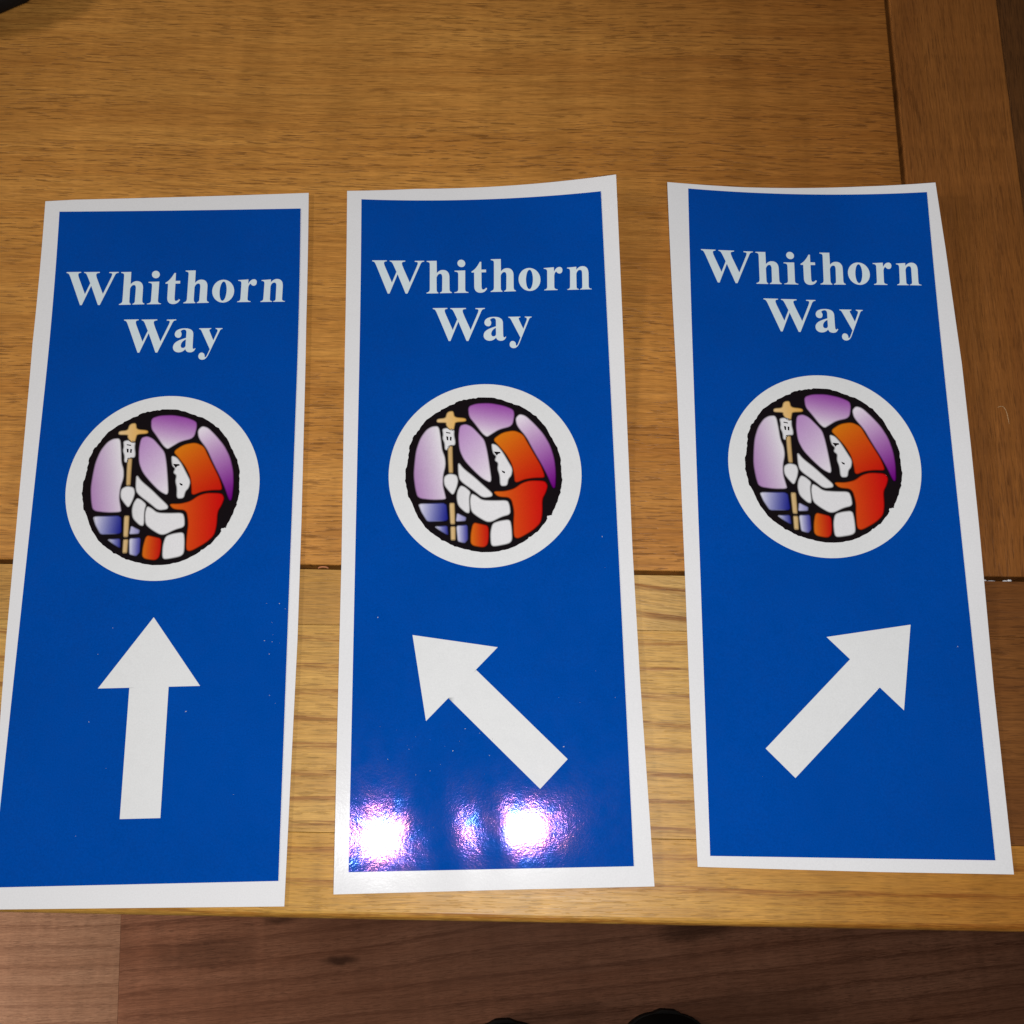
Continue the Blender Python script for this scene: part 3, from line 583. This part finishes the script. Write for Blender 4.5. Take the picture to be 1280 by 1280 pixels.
def ink_mesh(i, key, dz, origin):
    name, A, B, ang = INK[key]
    # white pieces are printed with the sheet showing through
    p = rounded(EMBLEM[key])
    outer, inner = grow(p, 0.30), grow(p, -0.38)
    n = len(p)
    dx, dy = math.cos(math.radians(ang)), math.sin(math.radians(ang))
    pr = [x * dx + y * dy for x, y in p]
    lo, hi = min(pr), max(pr)
    bm = conform(i, [inner], 0, 0.0014)
    lay = bm.loops.layers.float_color.new('print')
    col = {}

    def shade(x, y, f):
        t = max(0, min(1, (x * dx + y * dy - lo) / (hi - lo)))
        c = lin([a + (b - a) * t for a, b in zip(A, B)])
        return (c[0] * f, c[1] * f, c[2] * f, 1)
    for v in bm.verts: col[v] = shade(v.co.x * 1000, v.co.y * 1000, 1.0)

    def vert(q, f):
        v = bm.verts.new((q[0] * 0.001, q[1] * 0.001, 0))
        col[v] = shade(q[0], q[1], f)
        return v
    vo = [vert(q, 0.04) for q in outer]
    vi = [vert(q, 1.0) for q in inner]
    for k in range(n):
        bm.faces.new((vo[k], vo[(k + 1) % n], vi[(k + 1) % n], vi[k]))
    for f in bm.faces:
        for l in f.loops: l[lay] = col[l.vert]
    return drape(i, bm, dz, origin)


ARROW = ((0, 0), (18.709, -25.961), (7.194, -25.961), (7.194, -72.265), (-7.194, -72.265), (-7.194, -25.961), (-18.709, -25.961))
ARR = ((0.0035, -0.11, 94.30), (0.78363, -28.059, 83.153), (-0.7868, 27.572, 83.148))
LAB = ('blue and white sticker with the arrow pointing straight up, lying on the table',
       'blue and white sticker with the arrow pointing up to the left under bright glare',
       'blue and white sticker with the arrow pointing up to the right, lying on the table')

DL = 0.00012


def crisp(o):
    """smooth faces, hard cut edges"""
    bm = bmesh.new()
    bm.from_mesh(o.data)
    for e in bm.edges:
        if len(e.link_faces) == 2 and e.calc_face_angle(0) > 0.7: e.smooth = False
    bm.to_mesh(o.data)
    bm.free()
    return o


for i in range(3):
    x, y, a = POSE[i]
    org = Vector((x, y, 0.0))
    root = tag(empty('sticker', org), LAB[i], 'sticker', 'waymark stickers laid side by side')
    bm = conform(i, [OUTER[i]], 0, 0.004, 0.00025)
    crisp(link('backing_sheet', drape(i, bm, 0.00025, org), M_BACK, root, True))
    rect = [(-50, 0), (50, 0), (50, H_ * 1000), (-50, H_ * 1000)]
    bm = conform(i, [rect], 0, 0.0025, 0.00028)
    panel = crisp(link('blue_panel', drape(i, bm, 0.00056, org), M_BLUE, root, True))
    z1 = 0.00056 + DL
    for polys in GLYPH:
        # islands (the dot of the i) are not holes
        inside = []
        islands = [polys[0]]
        for q in polys[1:]:
            if min(c[0] for c in q) > min(c[0] for c in polys[0]) and max(c[0] for c in q) < max(c[0] for c in polys[0]) and \
               min(c[1] for c in q) > min(c[1] for c in polys[0]) and max(c[1] for c in q) < max(c[1] for c in polys[0]):
                inside.append(q)
            else:
                islands.append(q)
        bm = conform(i, [islands[0]] + inside, 0)
        for q in islands[1:]:
            b2 = conform(i, [q], 0)
            tmp = bpy.data.meshes.new('tmp')
            b2.to_mesh(tmp)
            b2.free()
            bm.from_mesh(tmp)
            bpy.data.meshes.remove(tmp)
        link('letter', drape(i, bm, z1, org), M_LETTER, panel)
    aa, ax, ay = ARR[i]
    ap = [(ax + math.cos(aa) * px - math.sin(aa) * py, ay + math.sin(aa) * px + math.cos(aa) * py) for px, py in ARROW]
    link('arrow', drape(i, conform(i, [ap], 0, 0.004), z1, org), M_WHITE, root, True)
    circ = [(-0.279 + 37.404 * math.cos(t * math.pi / 60), 145.585 + 37.404 * math.sin(t * math.pi / 60)) for t in range(120)]
    disc = link('emblem_disc', drape(i, conform(i, [circ], 0, 0.004), z1, org), M_WHITE, root)
    rng = random.Random(5)
    blk = []
    bp_ = rounded(EMBLEM['black'], 2)
    for q in bp_: blk.append((q[0] + rng.uniform(-.24, .24), q[1] + rng.uniform(-.24, .24)))
    link('black_outline', drape(i, conform(i, [blk], 0), z1 + DL, org), M_BLACK, disc)
    for key in INK:
        link(INK[key][0], ink_mesh(i, key, z1 + 2 * DL, org), M_INK, disc)
    for key, nm in DETAIL.items():
        link(nm, drape(i, conform(i, [EMBLEM[key]], 0), z1 + 3 * DL, org), M_BLACK, disc)

# ------------------------------------------------------------------ small things
# specks of dust on the glossy film
M_DUST = plain('dust_white', (0.75, 0.75, 0.78), 0.5)
bm = bmesh.new()
rng = random.Random(11)
spots = []
for _ in range(20): spots.append((1, rng.gauss(-0.012, 0.012), rng.gauss(0.043, 0.008)))
for _ in range(13): spots.append((1, rng.uniform(-0.048, 0.048), rng.uniform(0.005, 0.14)))
for _ in range(8): spots.append((0, rng.uniform(-0.03, 0.049), rng.uniform(0.01, 0.12)))
for _ in range(10): spots.append((0, rng.gauss(0.044, 0.003), rng.gauss(0.075, 0.012)))
for _ in range(6): spots.append((2, rng.uniform(-0.048, 0.048), rng.uniform(0.005, 0.15)))
for (i, u, v) in spots:
    u = max(-0.049, min(0.049, u))
    c = place(i, u, v, 0.0011)
    r = rng.choice((0.00006, 0.00008, 0.00010, 0.00013, 0.00018))
    an = rng.uniform(0, 3.14)
    d1 = Vector((math.cos(an), math.sin(an), 0)) * r * rng.uniform(1, 2.2)
    d2 = Vector((-math.sin(an), math.cos(an), 0)) * r
    b = [bm.verts.new(c + q) for q in (d1, d2, -d1, -d2)]
    t = bm.verts.new(c + Vector((0, 0, 0.00015)))
    for k in range(4): bm.faces.new((b[k], b[(k + 1) % 4], t))
tag(link('dust', bm, M_DUST), 'fine white dust specks on the glossy blue film', 'dust', kind='stuff')


def tw(x, y, z=0.0):
    """table plane -> world"""
    return Vector((math.cos(TANG) * x - math.sin(TANG) * y, math.sin(TANG) * x + math.cos(TANG) * y, z))


def tube(bm, pts, r, n=6):
    rings = []
    for k, p in enumerate(pts):
        t = (pts[min(k + 1, len(pts) - 1)] - pts[max(k - 1, 0)]).normalized()
        s = t.cross(Vector((0, 0, 1)))
        s = s.normalized() if s.length > 1e-6 else Vector((1, 0, 0))
        q = s.cross(t)
        rr = r * (0.6 if k in (0, len(pts) - 1) else 1)
        rings.append([bm.verts.new(p + s * rr * math.cos(j * 2 * math.pi / n) + q * rr * math.sin(j * 2 * math.pi / n)) for j in range(n)])
    for a, b in zip(rings, rings[1:]):
        for j in range(n): bm.faces.new((a[j], a[(j + 1) % n], b[(j + 1) % n], b[j]))
    bm.faces.new(rings[0])
    bm.faces.new(rings[-1])


bm = bmesh.new()
c = tw(-0.0738, 0.0885, -0.0012)
tube(bm, [c + Vector((0.0019 * math.cos(t), 0.0004 * math.sin(t), 0.0012 * math.sin(t))) for t in [k * math.pi / 8 for k in range(9)]], 0.00034)
tag(link('wood_curl', bm, plain('curl_orange', (0.55, 0.22, 0.10)), smooth=True), 'tiny orange curl caught in the table seam between the left and middle stickers', 'shaving')
for k, (x, dy, r) in enumerate(((0.1765, -0.0003, 0.0011), (0.1792, -0.0005, 0.0014), (0.1846, -0.0004, 0.0012), (0.1862, -0.0001, 0.0008))):
    bm = bmesh.new()
    bmesh.ops.create_icosphere(bm, subdivisions=2, radius=1)
    rr = random.Random(k)
    for v in bm.verts: v.co = Vector((v.co.x * r * rr.uniform(.8, 1.2), v.co.y * 0.00045 * rr.uniform(.7, 1.3), v.co.z * 0.0006))
    o = link('flake', bm, M_DUST)
    o.location = tw(x, 0.0885 + dy, -0.0011)
    tag(o, 'tiny white flake stuck in the dark table seam right of the right sticker', 'flake', 'white flakes in the seam')
bm = bmesh.new()
base = tw(0.1885, 0.158, 0.0006)
tube(bm, [base + Vector((0.0065 * t - 0.003 * t * t, -0.0065 * t * t * t + 0.0005 * math.sin(5 * t), 0.0003 * math.sin(3 * t))) for t in [k / 10 for k in range(11)]], 0.00011)
tag(link('fibre', bm, plain('fibre_pale', (0.5, 0.34, 0.18)), smooth=True), 'thin pale curved fibre on the brown end board right of the stickers', 'fibre')


# shoes on the floor, toes towards the table
M_SHOE = plain('shoe_black', (0.006, 0.005, 0.005), 0.95, 0.3, 500)
M_SOLE = plain('sole_black', (0.02, 0.018, 0.017), 0.8)


def shoe(x, y, rz, label):
    root = tag(empty('shoe', (x, y, FZ), rz), label, 'shoe', 'dark shoes on the floor')
    prof = []
    for k in range(12):
        a = k / 11 * math.pi / 2
        d = 0.045 * (1 - math.cos(a))
        prof.append((d, 0.004 + 0.043 * math.sin(a) ** 0.9, 0.018 + 0.034 * math.sin(a) ** 0.8))
    prof += [(0.07, 0.050, 0.058), (0.11, 0.046, 0.070), (0.15, 0.039, 0.082), (0.19, 0.036, 0.090), (0.23, 0.037, 0.090), (0.255, 0.032, 0.086), (0.268, 0.018, 0.07)]
    bm = bmesh.new()
    rings = []
    for d, hw, hh in prof:
        rings.append([bm.verts.new((hw * math.copysign(abs(math.cos(t)) ** 0.7, math.cos(t)), -d, 0.010 + (hh - 0.010) * math.sin(t) ** 0.75)) for t in [k * math.pi / 14 for k in range(15)]])
    for a, b in zip(rings, rings[1:]):
        for j in range(14): bm.faces.new((a[j], a[j + 1], b[j + 1], b[j]))
    bm.faces.new(rings[0])
    bm.faces.new(rings[-1])
    link('upper', bm, M_SHOE, root, True)
    bm = bmesh.new()
    pts = [(hw + 0.003, -d) for d, hw, hh in prof] + [(-hw - 0.003, -d) for d, hw, hh in reversed(prof)]
    f = bm.faces.new([bm.verts.new((px, py + (0.003 if k in (0, len(pts) - 1) else 0), 0.0)) for k, (px, py) in enumerate(pts)])
    r = bmesh.ops.extrude_face_region(bm, geom=[f])
    for v in r['geom']:
        if isinstance(v, bmesh.types.BMVert): v.co.z = 0.0115
    link('sole', bm, M_SOLE, root)


shoe(0.150, -0.188, -0.05, 'black shoe on the floor, its toe visible below the middle sticker')
shoe(-0.012, -0.196, 0.06, 'black shoe on the floor, only the tip of its toe at the bottom edge')

# unidentified dark soft lump at the far left corner of the view
bm = bmesh.new()
bmesh.ops.create_icosphere(bm, subdivisions=4, radius=1)
rng = random.Random(3)
for v in bm.verts:
    n = v.co.copy()
    r = 1 + 0.05 * math.sin(4 * n.x + 3 * n.y) + 0.04 * math.sin(9 * n.y - 5 * n.x + 2 * n.z)
    v.co = Vector((n.x * 0.085 * r, n.y * 0.075 * r, max(-0.012, n.z * 0.022 * r + 0.004)))
o = link('dark_lump', bm, plain('lump_black', (0.010, 0.008, 0.007), 0.9, 0.4, 900), smooth=True)
o.location = tw(-0.280, 0.388, 0.0122)
tag(o, 'dark soft lump at the top left corner of the table', 'cloth')
